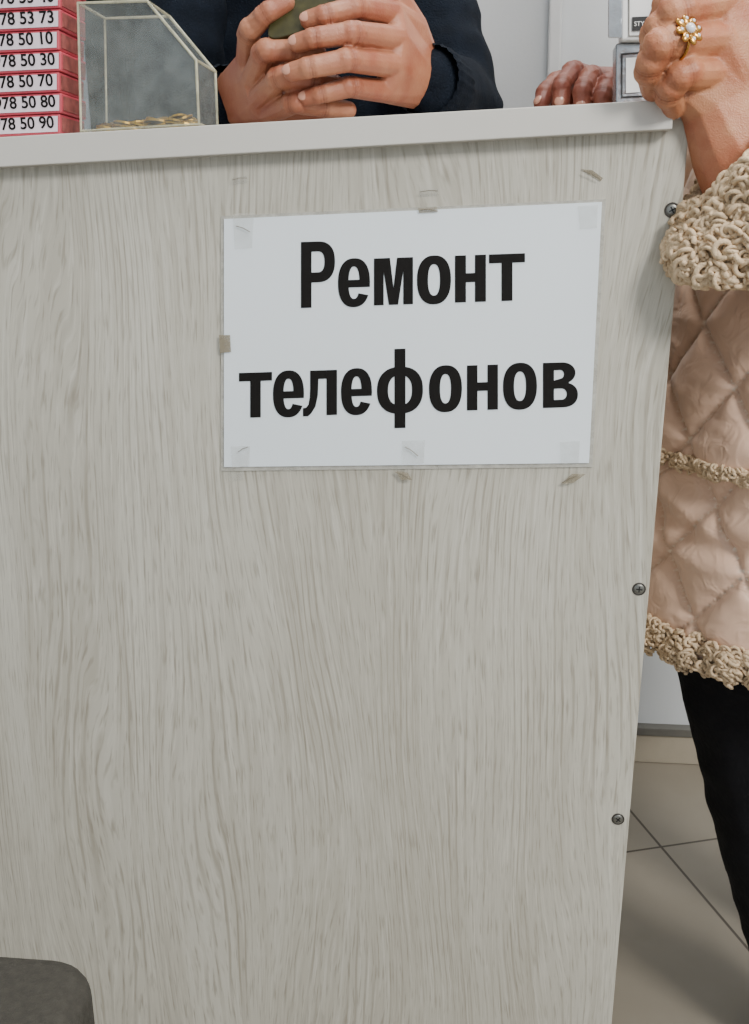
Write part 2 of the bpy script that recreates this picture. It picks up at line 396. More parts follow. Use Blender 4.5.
# ------------------------------------------------------------------ sign
sign = grp("phone_repair_sign")
prism("laminate", [W(x, y, -.0014) for x, y in [(221, 216), (606, 199), (592.5, 467), (221, 471)]], .0012, M['lam'], sign)
prism("paper", [W(x, y, -.0022) for x, y in [(224, 219), (602, 202), (589, 463), (224, 467)]], .0007, M['paper'], sign)
def ell(cx, cy, rx, ry, t0, t1, n=20, e=2.35):
    out = []
    for i in range(n+1):
        t = math.radians(t0+(t1-t0)*i/n); c, s_ = math.cos(t), math.sin(t)
        out.append((cx+rx*math.copysign(abs(c)**(2/e), c), cy+ry*math.copysign(abs(s_)**(2/e), s_)))
    return out
def G(ch, w, h, s, b):
    if ch == 'т': return [[(0, h), (w, h), (w, h-b), (w/2+s/2, h-b), (w/2+s/2, 0), (w/2-s/2, 0), (w/2-s/2, h-b), (0, h-b)]]
    if ch == 'н':
        m0, m1 = h*.5-b*.5+1, h*.5+b*.5+1
        return [[(0, 0), (0, h), (s, h), (s, m1), (w-s, m1), (w-s, h), (w, h), (w, 0), (w-s, 0), (w-s, m0), (s, m0), (s, 0)]]
    if ch == 'м':
        return [[(0, 0), (0, h), (s*1.45, h), (w/2, .36*h), (w-s*1.45, h), (w, h), (w, 0), (w-s*.88, 0), (w-s*.88, .72*h), (w/2+s*.42, 0), (w/2-s*.42, 0), (s*.88, .72*h), (s*.88, 0)]]
    if ch == 'л':
        return [[(0, -.5), (0, b*.9), (3, b*.95), (5.5, b*1.3), (6.8, b*2.2), (7.2, h*.6), (7.2, h), (w, h), (w, 0), (w-s, 0), (w-s, h-b), (7+s*.8, h-b), (7+s*.75, h*.45), (6+s*.62, h*.2), (3+s*.5, h*.05), (5, -.6)]]
    if ch == 'о': return [ell(w/2, h/2, w/2, h/2+1, 0, 357, 40), ell(w/2, h/2, w/2-s, h/2-b+1.2, 0, 357, 36)]
    if ch == 'е':
        cx, cy = w/2, h/2; rx, ry = w/2, h/2+1; ix, iy = w/2-s, h/2-b+1.2
        yb = h*.40; yt = h*.56
        def ang_for(y, RX, RY, left):
            v = (y-cy)/RY; v = math.copysign(abs(v)**(2.35/2), v); t = math.degrees(math.asin(v)); return 180-t if left else t
        o0 = ang_for(yb, rx, ry, False); i1 = ang_for(yb, ix, iy, True)
        outer = ell(cx, cy, rx, ry, o0, 332, 40); inner = ell(cx, cy, ix, iy, 322, i1, 18)
        t0 = ang_for(yt, ix, iy, False); hole = ell(cx, cy, ix, iy, t0, 180-t0, 16)
        return [outer+inner, hole]
    if ch == 'ф':
        cx, cy = w/2, h/2; rx, ry = w/2, h/2+1; up, dn = h*1.42, -h*.34
        def ax(x, RX): v = abs(x)/RX; return math.degrees(math.acos(v**(2.35/2)))
        t = ax(s/2, rx)
        o = [(cx+s/2, up)]+ell(cx, cy, rx, ry, t, -t, 24)+[(cx+s/2, dn), (cx-s/2, dn)]+ell(cx, cy, rx, ry, 180+t, 180-t, 24)+[(cx-s/2, up)]
        t2 = ax(s/2, rx-s)
        return [o, ell(cx, cy, rx-s, ry-b, t2, -t2, 16), ell(cx, cy, rx-s, ry-b, 180+t2, 180-t2, 16)]
    if ch == 'в':
        o = [(0, 0), (0, h), (w*.55, h)]+ell(w*.55, h*.76, w*.38, h*.24, 80, -60, 10, 2)+ell(w*.58, h*.275, w*.42, h*.275, 70, -90, 14, 2.2)
        h1 = [(s, h-b*.9), (w*.5, h-b*.9)]+ell(w*.5, h*.735, w*.10, h-b*.9-h*.735, 80, -80, 6, 2)+[(s, h*.6)]
        h2 = [(s, h*.42), (w*.52, h*.42)]+ell(w*.54, h*.295, w*.14, h*.125, 80, -80, 8, 2)+[(s, h*.17)]
        return [o, h1, h2]
    if ch == 'Р':
        o = [(0, 0), (0, h), (w*.5, h)]+ell(w*.5, h*.69, w*.5, h*.31, 80, -80, 16, 2.4)+[(w*.5, h*.38), (s, h*.38), (s, 0)]
        i = [(s, h-b), (w*.5, h-b)]+ell(w*.5, h*.69, w*.5-s, h*.31-b, 80, -80, 12, 2.4)+[(s, h*.38+b)]
        return [o, i]
def write_line(name, items, base):
    cu = bpy.data.curves.new(name, 'CURVE'); cu.dimensions = '2D'; cu.fill_mode = 'BOTH'; cu.extrude = .00015
    for ch, x0, w, h, s_, b in items:
        for sp in G(ch, w, h, s_, b):
            q = cu.splines.new('POLY'); q.points.add(len(sp)-1); q.use_cyclic_u = True
            for i, (x, y) in enumerate(sp):
                p = W(x0+x, base(x0+x)-y, -.0025); q.points[i].co = (p.x, p.z, 0, 1)
    cu.materials.append(M['ink']); o = bpy.data.objects.new(name, cu); COL.objects.link(o)
    o.matrix_world = Matrix.Translation((0, -.0025, 0)) @ Matrix.Rotation(math.pi/2, 4, 'X')
    n = bake_curve(o); n.parent = sign
write_line("lettering_upper", [('Р', 301, 34, 66, 10.5, 10), ('е', 338, 32, 47, 10.5, 8.5), ('м', 374, 39, 47, 11, 9), ('о', 417, 34, 47, 11, 9),
            ('н', 455, 31, 47, 11, 9), ('т', 489, 36, 47, 11, 9)], lambda x: 308-.035*(x-301))
write_line("lettering_lower", [('т', 239, 33, 45, 10.5, 8.5), ('е', 273, 31, 45, 10.5, 8.5), ('л', 303, 34, 45, 10.5, 8.5), ('е', 341, 31, 45, 10.5, 8.5),
            ('ф', 377, 46, 45, 11, 8.5), ('о', 429, 33, 45, 11, 9), ('н', 467, 31, 45, 10.5, 8.5), ('о', 503, 34, 45, 11, 9), ('в', 543, 35, 45, 11, 8.5)],
           lambda x: 418-.033*(x-239))
def tape(n, pts, Y=-.0034, m='tape'):
    prism("tape_%d" % n, [W(x, y, Y) for x, y in pts], .0003, M[m], sign)
tape(1, [(233, 214), (254, 212), (252, 248), (235, 249)])
tape(2, [(232, 178), (247, 176), (248, 183), (233, 185)], -.001)
tape(3, [(419, 190), (438, 189), (439, 196), (420, 197)], -.001)
tape(4, [(418, 208), (437, 207), (438, 212), (419, 213)], m='tapeold')
tape(5, [(581, 169), (592, 170), (603, 178), (601, 181)], -.001, 'tapeold')
tape(6, [(219, 335), (230, 335), (231, 352), (220, 353)], m='tapeold')
tape(7, [(231, 446), (250, 446), (249, 466), (232, 468)])
tape(8, [(396, 471), (408, 473), (412, 480), (401, 480)], -.004, 'tapeold')
tape(9, [(402, 441), (425, 440), (424, 463), (402, 464)])
tape(10, [(561, 484), (572, 474), (586, 474), (573, 483)], -.004, 'tapeold')
tape(11, [(578, 206), (598, 205), (597, 228), (580, 229)])
tape(12, [(228, 472), (244, 472), (243, 480), (229, 481)], -.001)
tape(13, [(560, 442), (580, 441), (579, 463), (561, 464)])
for k, (xa_, ya_, xb_, yb2) in enumerate([(232, 180, 247, 178), (420, 192, 438, 191), (421, 210, 437, 211), (583, 171, 601, 179), (395, 472, 410, 479), (562, 483, 577, 476), (236, 226, 250, 232), (238, 452, 248, 447), (405, 447, 418, 456)]):
    tube("staple_%d" % k, [W(xa_, ya_, -.0038), W((xa_+xb_)/2, (ya_+yb2)/2-1, -.0044), W(xb_, yb2, -.0038)], .00028, M['staple'], sign)

# ------------------------------------------------------------------ SIM card pack stack
st = grp("sim_card_pack_stack")
Yk = .004
labels = ["978 50 90", "978 50 80", "978 50 70", "978 50 30", "978 50 10", "978 53 73", "978 53 40", "978 52 11"]
for i in range(8):
    yb_ = 134-21.0*i; yt_ = yb_-20.2; jx = [0, 1.5, -1, 1, -1, .5, 0, 1][i]-2
    bl = W(-75, yb_+6.5, Yk); br = W(62+jx, yb_, Yk); tr = W(62+jx, yt_, Yk); tl = W(-75, yt_+6.5, Yk)
    D = Vector((0, .05, 0))
    hexa("pack_%d" % i, [tl, tr, br, bl, tl+D, tr+D, br+D, bl+D], M['pink'], st, .0012)
    e = Vector((0, -.0006, 0))
    hexa("pack_core_%d" % i, [p+Vector((.0008, .003, 0)) for p in (tl+(bl-tl)*.15, tr+(br-tr)*.15, tr+(br-tr)*.85, tl+(bl-tl)*.85)]+[p+Vector((.0008, .047, 0)) for p in (tl+(bl-tl)*.15, tr+(br-tr)*.15, tr+(br-tr)*.85, tl+(bl-tl)*.85)], M['packside'], st)
    q = [W(-70, yt_+8.0, Yk)+e, W(60+jx, yt_+2.2, Yk)+e, W(60+jx, yb_-2.4, Yk)+e, W(-70, yb_+3.4, Yk)+e]
    mobj("label_%d" % i, q, [(0, 1, 2, 3)], M['label'], st)
    o = W(57+jx, yb_-6.3, Yk)+e*1.5
    text("number_%d" % i, "+78 "+labels[i], o, .0126, M['ink'], st, tr-tl, .00022, 'RIGHT')

# ------------------------------------------------------------------ acrylic coin box
ab = grp("acrylic_coin_box")
out = [(78, 3), (147, 1), (196, 60), (199, 124), (81, 131)]
fr = [W(x, y, .006) for x, y in out]; dep = Vector((0, .055, 0)); bk = [p+dep for p in fr]
mobj("front_sheet", fr, [tuple(range(5))], M['acryl'], ab)
mobj("back_sheet", bk, [tuple(range(5))], M['acryl'], ab)
for i in range(5):
    j = (i+1) % 5
    mobj("side_sheet_%d" % i, [fr[i], fr[j], bk[j], bk[i]], [(0, 1, 2, 3)], M['acryl'], ab)
tube("front_rim", fr, .0013, M['acrylrim'], ab, True); tube("back_rim", bk, .0013, M['acrylrim'], ab, True)
for i in range(5): tube("edge_%d" % i, [fr[i], bk[i]], .0012, M['acrylrim'], ab)
V = []; Fc = []
x0 = fr[4].x+.012; x1 = fr[3].x-.012
for k in range(120):
    X = random.uniform(x0, x1); Yc = random.uniform(.020, .048)
    Z = topz(X)+.003+random.random()**1.5*.0075
    r = random.choice([.0085, .0095, .0105]); nrm = Vector((random.uniform(-.35, .35), random.uniform(-.5, .3), 1)).normalized()
    q = nrm.to_track_quat('Z', 'Y'); o = len(V); n = 16
    for zz in (-.0008, .0008):
        for i in range(n):
            t = 2*math.pi*i/n; V.append(Vector((X, Yc, Z))+q @ Vector((r*math.cos(t), r*math.sin(t), zz)))
    Fc += [tuple(range(o, o+n)), tuple(range(o+2*n-1, o+n-1, -1))]+[(o+i, o+(i+1) % n, o+n+(i+1) % n, o+n+i) for i in range(n)]
mobj("coin_pile", V, Fc, M['coin'])

# ------------------------------------------------------------------ display shelf at the wall behind
sh = grp("wall_display_shelf")
xa = W(-60, 40, .70).x; xb = W(222, 40, .70).x
box("back_board", xa, xb, .78, .795, .75, 1.75, M['black'], sh)
for i, z in enumerate((.80, 1.0, 1.22, 1.46, 1.7)): box("shelf_%d" % i, xa, xb, .64, .78, z, z+.015, M['metal'], sh, .001)
box("post_left", xa-.015, xa, .64, .795, 0, 1.75, M['black'], sh); box("post_right", xb, xb+.015, .64, .795, 0, 1.75, M['black'], sh)
cols = ['redpk', 'navy', 'silver', 'black', 'white', 'navy', 'black']
k = 0
for z in (.815, 1.015, 1.235, 1.475):
    x = xa+.02
    while x < xb-.05:
        w_ = random.uniform(.035, .06); h_ = random.uniform(.09, .15)
        box("goods_%d" % k, x, x+w_, .67, .72, z, z+h_, M[cols[(k*3) % 7]], sh, .002); x += w_+.008; k += 1

# ------------------------------------------------------------------ accessory packages at right on the counter
def package(name, x0, x1, yt, yb, Y):
    g = grp(name)
    return g, W(x0, yt, Y), W(x1, yt, Y), W(x1, yb, Y), W(x0, yb, Y)
g, tl, tr, br, bl = package("accessory_box", 622, 700, -70, 40, .20)
D = Vector((0, .03, 0))
hexa("carton", [tl, tr, br, bl, tl+D, tr+D, br+D, bl+D], M['white'], g, .002)
a4 = [W(x, y, .1985) for x, y in [(632, 17), (654, 16), (654, 30), (632, 31)]]
mobj("label", a4, [(0, 1, 2, 3)], M['black'], g)
text("label_text", "STYLISH", W(634, 26, .1975), .0054, M['white'], g)
tube("window_edge", [W(x, y, .199) for x, y in [(629, -60), (629, 36), (690, 35), (690, -60)]], .0006, M['greytrim'], g)
hexa("clear_cover", [W(608, -70, .205), W(622, -70, .2), W(622, 38, .2), W(608, 38, .205), W(608, -70, .23), W(622, -70, .23), W(622, 38, .23), W(608, 38, .23)], M['silver'], g, .001)
g2, tl, tr, br, bl = package("blister_pack", 616, 700, 43, 117, .21)
hexa("card", [tl, tr, br, bl, tl+D, tr+D, br+D, bl+D], M['silver'], g2, .002)
tube("border", [W(x, y, .2085) for x, y in [(622, 54), (645, 52), (644, 96), (622, 97)]], .0009, M['black'], g2, True)
pf = [W(x, y, .2085) for x, y in [(626, 58), (641, 57), (640, 92), (626, 93)]]
mobj("foil_window", pf, [(0, 1, 2, 3)], M['white'], g2)

# ------------------------------------------------------------------ hands
def finger(px, radii):
    return [(W(*p), r) for p, r in zip(px, radii)]
def bumps(f):
    out = []
    for k in (1, 2):
        p, r = f[k]; ax = (f[k+1][0]-f[k-1][0]).normalized()
        out.append([(p-ax*r*.35, r*1.04), (p+ax*r*.35, r*1.03)])
    return out
def build_hand(name, fingers, palm, wrist, mat, parent, up, it=3, nails=True):
    H = []; cr = []
    for f in fingers:
        H += chain(f); H += bumps(f)
        for k in (1, 2):
            ax = (f[k+1][0]-f[k-1][0]); cr.append((f[k][0], ax, f[k][1]))
    H += palm
    o = organic(name, H, mat, .0011, it, parent, cr)
    if nails:
        for i, f in enumerate(fingers):
            u = up[i] if isinstance(up, list) else up
            if u is None: continue
            nail(name+"_nail_%d" % i, f[-1][0], f[-2][0], u, f[-1][1], parent)
    return o

man = grp("shopkeeper_man")
r1 = [.0115, .0101, .0091, .0081]
fi = finger([(394, 14, .175), (356, 8, .128), (327, 15, .113), (309, 20, .114)], r1)
fm = finger([(398, 39, .165), (353, 33, .112), (316, 38, .100), (298, 43, .103)], r1)
fr_ = finger([(394, 65, .160), (348, 60, .106), (311, 67, .094), (292, 72, .097)], r1)
fp = finger([(384, 91, .162), (350, 87, .124), (322, 94, .114), (307, 98, .116)], [.0105, .0092, .0082, .0075])
th_ = finger([(412, 28, .205), (392, -8, .185), (368, -26, .160), (348, -34, .148)], [.015, .0125, .011, .0095])
wr = W(424, 88, .225); wr2 = W(418, 62, .225)
palm = [[fi[0], fm[0], (wr2, .02)], [fm[0], fr_[0], (wr2, .021), (wr, .021)], [fr_[0], fp[0], (wr, .021)], [th_[0], (wr2, .021), fi[0]],
        [(wr, .022), (wr2, .02), (W(450, 92, .27), .026)]]
upc = Vector((-.1, -1, .35))
build_hand("left_hand", [fi, fm, fr_, fp, th_], palm, wr, M['skin_m'], man, [upc, upc, upc, upc, None])
gi = finger([(248, 62, .165), (249, 32, .128), (266, 14, .118), (286, 3, .122)], r1)
gm = finger([(252, 82, .158), (264, 52, .118), (294, 50, .120), (318, 54, .135)], r1)
gr = finger([(258, 100, .155), (280, 78, .118), (312, 82, .125), (335, 84, .14)], r1)
gp = finger([(266, 114, .16), (294, 103, .122), (324, 107, .132), (348, 110, .145)], [.0105, .0095, .0088, .008])
gt = finger([(260, 70, .20), (280, 44, .19), (292, 14, .18), (298, -20, .178)], [.015, .012, .011, .0095])
w1 = W(232, 92, .215); w2 = W(240, 112, .215)
palm2 = [[gi[0], gm[0], (w1, .019)], [gm[0], gr[0], (w1, .019), (w2, .019)], [gr[0], gp[0], (w2, .019)], [gt[0], (w1, .019), gi[0]],
         [gt[0], gm[0], gr[0], (w2, .018)], [(w1, .02), (w2, .02), (W(205, 112, .26), .026)],
         [gp[0], (W(330, 112, .175), .014), (W(300, 70, .19), .014), gr[0]]]
build_hand("right_hand", [gi, gm, gr, gp, gt], palm2, w1, M['skin_m'], man, [Vector((-.2, -1, .6)), None, None, None, None])
# body
mx_ = W(312, 50, .50).x
S = lambda dx, y, z, r: (Vector((mx_+dx, y, z)), r)
elR = (W(458, 106, .36), .048); elL = (W(182, 112, .34), .05)
shR = S(.145, .50, 1.42, .068); shL = S(-.165, .50, 1.42, .068)
bd = [[S(-.11, .52, .82, .09), S(.09, .52, .82, .09), S(-.12, .52, 1.05, .09), S(.07, .52, 1.05, .09)],
      [S(-.12, .52, 1.05, .09), S(.07, .52, 1.05, .09), S(-.13, .51, 1.3, .10), S(.08, .51, 1.3, .10)],
      [S(-.13, .51, 1.3, .10), S(.08, .51, 1.3, .10), shR, shL],
      [shR, shL, S(0, .51, 1.47, .065)], [S(0, .51, 1.47, .065), S(0, .505, 1.51, .056)]]
bd += chain([shR, (W(426, -10, .42), .05), elR, (W(434, 88, .225), .034)]) + chain([shL, elL, (W(222, 104, .225), .034)])
organic("sweater", bd, M['navy'], .006, 4, man, wrinkle=.007, wscale=16)
def ribbed(name, a, b, r, parent, mat):
    a = Vector(a); b = Vector(b); ax = (b-a).normalized(); q = ax.to_track_quat('Z', 'Y'); V = []; Fc = []; n = 72; m_ = 8
    for j in range(m_+1):
        for i in range(n):
            t = 2*math.pi*i/n; rr = r+.0008*math.sin(t*24)+(.0 if 0 < j < m_ else -.002)
            V.append(a+(b-a)*(j/m_)+q @ Vector((rr*math.cos(t), rr*math.sin(t), 0)))
    for j in range(m_):
        for i in range(n): Fc.append((j*n+i, j*n+(i+1) % n, (j+1)*n+(i+1) % n, (j+1)*n+i))
    return mobj(name, V, Fc, mat, parent, True)
ribbed("cuff_left", W(427, 80, .205), W(444, 92, .245), .034, man, M['navy'])
ribbed("cuff_right", W(228, 101, .205), W(212, 108, .245), .034, man, M['navy'])
lg = [[S(-.1, .52, .82, .10), S(.1, .52, .82, .10), S(-.1, .52, .92, .09), S(.08, .52, .92, .09)]]
for sx in (-.1, .1): lg += chain([S(sx, .52, .82, .095), S(sx*1.1, .51, .48, .062), S(sx*1.15, .53, .09, .045)])
organic("trousers", lg, M['trous'], .008, 4, man)
for k, sx in enumerate((-.115, .115)):
    organic("shoe_%d" % k, [[S(sx, .55, .04, .038), S(sx, .40, .032, .030)], [S(sx, .55, .05, .04), S(sx, .54, .10, .042)]], M['black'], .005, 3, man)
def head(parent, c, yaw, skin, hair, longhair=False, pitch=0):
    Mx = Matrix.Translation(c) @ Matrix.Rotation(yaw, 4, 'Z') @ Matrix.Rotation(pitch, 4, 'X')
    P = lambda x, y, z, r: (Mx @ Vector((x, y, z)), r)
    H = [[P(0, .02, .05, .078), P(0, -.015, .045, .070)], [P(0, .0, .03, .074), P(0, -.035, -.045, .042), P(0, -.01, -.02, .06)],
         [P(0, -.045, -.075, .022), P(.038, -.0, -.045, .022), P(-.038, 0, -.045, .022), P(0, -.03, -.03, .05)],
         [P(0, -.083, .02, .008), P(0, -.098, -.018, .011)], [P(-.013, -.085, -.022, .008), P(.013, -.085, -.022, .008)],
         [P(-.04, -.07, .035, .012), P(.04, -.07, .035, .012)],
         [P(0, .02, -.05, .048), P(0, .03, -.14, .050)]]
    for s_ in (-1, 1):
        H += [[P(s_*.076, .012, .02, .010), P(s_*.080, .018, -.0, .008), P(s_*.074, .008, -.018, .006)]]
    organic("head", H, skin, .0028, 3, parent)
    for s_ in (-1, 1):
        e = Mx @ Vector((s_*.031, -.073, .014)); a = [Mx.to_3x3() @ Vector(v) for v in ((.0125, 0, 0), (0, .0115, 0), (0, 0, .0085))]
        ellipsoid("eye_%d" % s_, e, a, M['eye'], parent)
        ellipsoid("iris_%d" % s_, Mx @ Vector((s_*.031, -.0835, .013)), [v*.4 for v in a], M['iris'], parent)
        organic("eyebrow_%d" % s_, [[P(s_*.018, -.083, .036, .0035), P(s_*.034, -.083, .041, .0035)], [P(s_*.034, -.083, .041, .0035), P(s_*.05, -.072, .036, .003)]], hair, .0018, 2, parent)
    organic("mouth", [[P(-.02, -.074, -.051, .003), P(0, -.083, -.049, .0045)], [P(.02, -.074, -.051, .003), P(0, -.083, -.049, .0045)],
                      [P(-.014, -.077, -.056, .004), P(.014, -.077, -.056, .004)]], M['lips'], .0015, 2, parent)
    HH = [[P(0, .03, .065, .084), P(0, -.0, .078, .076)], [P(0, .045, .02, .075), P(0, .03, .06, .084)]]
    if longhair: HH += [[P(-.06, .03, .03, .035), P(-.065, .03, -.1, .03), P(.065, .03, -.1, .03), P(.06, .03, .03, .035), P(0, .07, -.0, .05)]]
    organic("hair", HH, hair, .004, 3, parent)
head(man, Vector((mx_, .47, 1.65)), 0, M['skin_m'], M['hair'], False, math.radians(18))

# phone held
ph = grp("smartphone")
pc = W(317, -48, .142)
ux = (W(349, -56, .142)-pc).normalized(); uz = (W(326, -110, .165)-W(309, 10, .130)).normalized(); uy = uz.cross(ux).normalized()
def rbox(name, c, ux, uy, uz, hx, hy, hz, rad, mat, parent):
    V = []; n = 6; pr = []
    for cx, cz, a0 in ((1, 1, 0), (-1, 1, 90), (-1, -1, 180), (1, -1, 270)):
        for i in range(n+1):
            t = math.radians(a0+90*i/n); pr.append((cx*(hx-rad)+rad*math.cos(t), cz*(hz-rad)+rad*math.sin(t)))
    for s_ in (-1, 1):
        for x, z in pr: V.append(c+ux*x+uz*z+uy*(s_*hy))
    k = len(pr); Fc = [tuple(range(k)), tuple(range(2*k-1, k-1, -1))]+[(i, (i+1) % k, k+(i+1) % k, k+i) for i in range(k)]
    o = mobj(name, V, Fc, mat, parent)
    bm = bmesh.new(); bm.from_mesh(o.data); bmesh.ops.recalc_face_normals(bm, faces=bm.faces); bm.to_mesh(o.data); bm.free()
    return bevel(o, min(hy, hx)*.3, 3)
rbox("case", pc, ux, uy, uz, .034, .0045, .074, .009, M['olive'], ph)
rbox("screen", pc+uy*.0046*(1 if uy.y > 0 else -1), ux, uy, uz, .031, .0006, .070, .007, M['black'], ph)
rbox("camera_bump", pc-uy*.005*(1 if uy.y > 0 else -1)+uz*.055-ux*.014, ux, uy, uz, .011, .0012, .011, .004, M['black'], ph)

# ------------------------------------------------------------------ woman
wo = grp("customer_woman")
xw = TRp.x+.187; yw = .235
ZH = .503
zs = [ZH, .62, .80, .98, 1.14, 1.24, 1.30, 1.34]
RX = [.172, .167, .160, .147, .150, .125, .085, .06]
RY = [.222, .215, .205, .185, .195, .180, .12, .075]
nT, nZ = 380, 320
V = []; Fc = []; seam = []
def coat_r(th2, z):
    rx = np.interp(z, zs, RX); ry = np.interp(z, zs, RY); lx = np.interp(z, [0.5, .75, 1.0], [-.028, -.008, 0])
    d = Vector((math.cos(th2)*rx, math.sin(th2)*ry, 0)); nrm = Vector((math.cos(th2)/rx, math.sin(th2)/ry, 0)).normalized()
    s_ = th2*.19; a = s_/.084+z/.105+.15; b = s_/.084-z/.105+.35
    da = 1-abs((a % 1)-.5)*2; db = 1-abs((b % 1)-.5)*2
    m_ = min(da, db)
    p = .010*(1-math.exp(-m_*6.0))
    sm = math.exp(-(m_/.022)**2)
    base = Vector((xw+lx, yw, z))+d
    nn = noise.noise(base*9)*.008+noise.noise(base*22)*.003+noise.noise(Vector((base.x*30, base.y*30, base.z*75)))*.0018
    nn += .003*math.sin(z*120+noise.noise(base*12)*4)*math.exp(-((z-.63)/.07)**2)
    return base+nrm*(p+nn), nrm, sm
for j in range(nZ+1):
    z = zs[0]+(zs[-1]-zs[0])*j/nZ
    for i in range(nT):
        p, nrm, sm = coat_r(2*math.pi*i/nT-math.pi, z); V.append(p); seam.append(sm)
for j in range(nZ):
    for i in range(nT): Fc.append((j*nT+i, j*nT+(i+1) % nT, (j+1)*nT+(i+1) % nT, (j+1)*nT+i))
c0 = len(V); V.append(Vector((xw-.02, yw, ZH+.04))); seam.append(0)
for i in range(nT): Fc.append((i, c0, (i+1) % nT))
coat = mobj("quilted_coat_body", V, Fc, M['quilt'], wo, True)
at = coat.data.attributes.new("seam", 'FLOAT', 'POINT'); at.data.foreach_set("value", seam)

def curls(name, samples, parent, R0=.0042, r0=.0021):
    V = []; Fc = []; n, m_ = 12, 6
    for p, nr in samples:
        q = (nr+Vector([random.uniform(-1, 1) for _ in range(3)])).normalized().to_track_quat('Z', 'Y')
        R_ = R0*random.uniform(.6, 1.4); r_ = r0*random.uniform(.7, 1.2); o = len(V); sp = random.uniform(-.005, .005)
        for i in range(n):
            t = 2*math.pi*i/n*.93; cn = Vector((math.cos(t), math.sin(t), 0)); hh = sp*(i/n)
            for k in range(m_):
                u = 2*math.pi*k/m_; V.append(p+q @ (cn*(R_+r_*math.cos(u))+Vector((0, 0, r_*math.sin(u)+hh))))
        for i in range(n-1):
            for k in range(m_): Fc.append((o+i*m_+k, o+(i+1)*m_+k, o+(i+1)*m_+(k+1) % m_, o+i*m_+(k+1) % m_))
        Fc.append(tuple(o+k for k in range(m_))); Fc.append(tuple(o+(n-1)*m_+k for k in reversed(range(m_))))
    return mobj(name, V, Fc, M['fleece'], parent, True)
smp = []
for i in range(3600):
    t = random.uniform(-math.pi, math.pi); z = random.uniform(ZH-.012, ZH+.020)
    p, nr, _ = coat_r(t, max(z, ZH+.001)); p.z = z; bulge = .007*math.cos((z-ZH-.004)/.016*1.3)+random.uniform(-.002, .003); smp.append((p+nr*bulge, nr))
curls("hem_fleece", smp, wo, .0036, .0017)
smp = []
for i in range(620):
    f_ = random.random(); t = -math.pi+ .12 + f_*1.7
    z = .673+random.uniform(-.0045, .0045)
    p, nr, _ = coat_r(t, z); smp.append((p+nr*.002, nr))
curls("pocket_fleece", smp, wo, .0028, .0015)
# legs
def LP(px, py, Y, r): return (W(px, py, Y), r)
nearleg = [LP(752, 600, .14, .085), LP(746, 700, .14, .062), LP(769, 850, .14, .050), LP(796, 985, .14, .040)]
a_ = nearleg[-1][0]; nearleg.append((Vector((a_.x+.010, a_.y, .09)), .038))
farleg = [(p+Vector((.075, .17, 0)), r) for p, r in nearleg]
organic("trousers", chain(nearleg)+chain(farleg)+[[nearleg[0], farleg[0], (Vector((xw, yw, .75)), .1)]], M['trous'], .006, 4, wo, wrinkle=.004, wscale=18)
for k, lg_ in enumerate((nearleg, farleg)):
    a_ = lg_[-1][0]
    organic("boot_%d" % k, [[(Vector((a_.x, a_.y+.02, .04)), .038), (Vector((a_.x+.04, a_.y-.12, .03)), .028)], [(Vector((a_.x, a_.y+.01, .04)), .04), (Vector((a_.x, a_.y, .16)), .046)]], M['black'], .005, 3, wo)
# near sleeve
A0 = W(756, 140, .0); A1 = W(756, 278, .006); ax = (A1-A0).normalized(); q = ax.to_track_quat('Z', 'Y')
c1 = A0.lerp(A1, .55); c2 = A0.lerp(A1, .80)
elb = Vector((xw+.15, .03, .925)); sho = Vector((xw+.02, .07, 1.22))
sl = organic("near_sleeve", chain([(c1, .032), (c2, .034), (elb, .052), (sho, .072)])+[[(sho, .07), (Vector((xw, yw, 1.20)), .09)]], M['quilt'], .005, 4, wo, wrinkle=.006, wscale=25)
def cuffp(f_, t, extra=0):
    rd = q @ Vector((math.cos(t), math.sin(t), 0))
    r_ = .044+.019*min(1, f_*1.5)+.003*math.sin(t*5+f_*4)+extra
    return A0+(A1-A0)*f_+rd*r_+ax*(rd.x*-.042)*(1-f_)+ax*(rd.x*.012)*f_, rd
V = []; Fc = []; n = 40; m_ = 12
for j in range(m_+1):
    for i in range(n): V.append(cuffp(j/m_, 2*math.pi*i/n, -.003)[0])
for j in range(m_):
    for i in range(n): Fc.append((j*n+i, j*n+(i+1) % n, (j+1)*n+(i+1) % n, (j+1)*n+i))
c0 = len(V); V.append(A1.copy())
for i in range(n): Fc.append((m_*n+i, m_*n+(i+1) % n, c0))
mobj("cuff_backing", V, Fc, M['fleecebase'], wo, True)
smp = []
for i in range(4200):
    t = random.uniform(0, 2*math.pi); f_ = random.random(); p, rd = cuffp(f_, t, random.uniform(-.003, .007)); smp.append((p, rd))
for i in range(1000):
    t = random.uniform(0, 2*math.pi); p, rd = cuffp(0, t, random.uniform(-.014, .003)); smp.append((p, -ax))
for i in range(1800):
    t = random.uniform(0, 2*math.pi); p, rd = cuffp(1, t, random.uniform(-.045, .004)); smp.append((p, ax))
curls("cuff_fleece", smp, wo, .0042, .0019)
fw = W(668, 88, .365)
fsh = Vector((xw+.02, yw+.15, 1.22)); fel = Vector((xw+.06, yw+.16, 1.02))
organic("far_sleeve", chain([(fw, .036), (fel, .058), (fsh, .072)])+[[(fsh, .07), (Vector((xw, yw, 1.20)), .09)]], M['quilt'], .005, 4, wo)
smp = []
for i in range(1500):
    t = random.uniform(-math.pi, math.pi); f_ = random.random()
    smp.append((Vector((xw, yw, 1.31+.05*f_))+Vector((math.cos(t), math.sin(t), 0))*(.085-.01*f_), Vector((math.cos(t), math.sin(t), .3))))
curls("collar_fleece", smp, wo)
head(wo, Vector((xw-.02, yw, 1.50)), -math.pi/2, M['skin_w'], M['hair2'], True, math.radians(12))
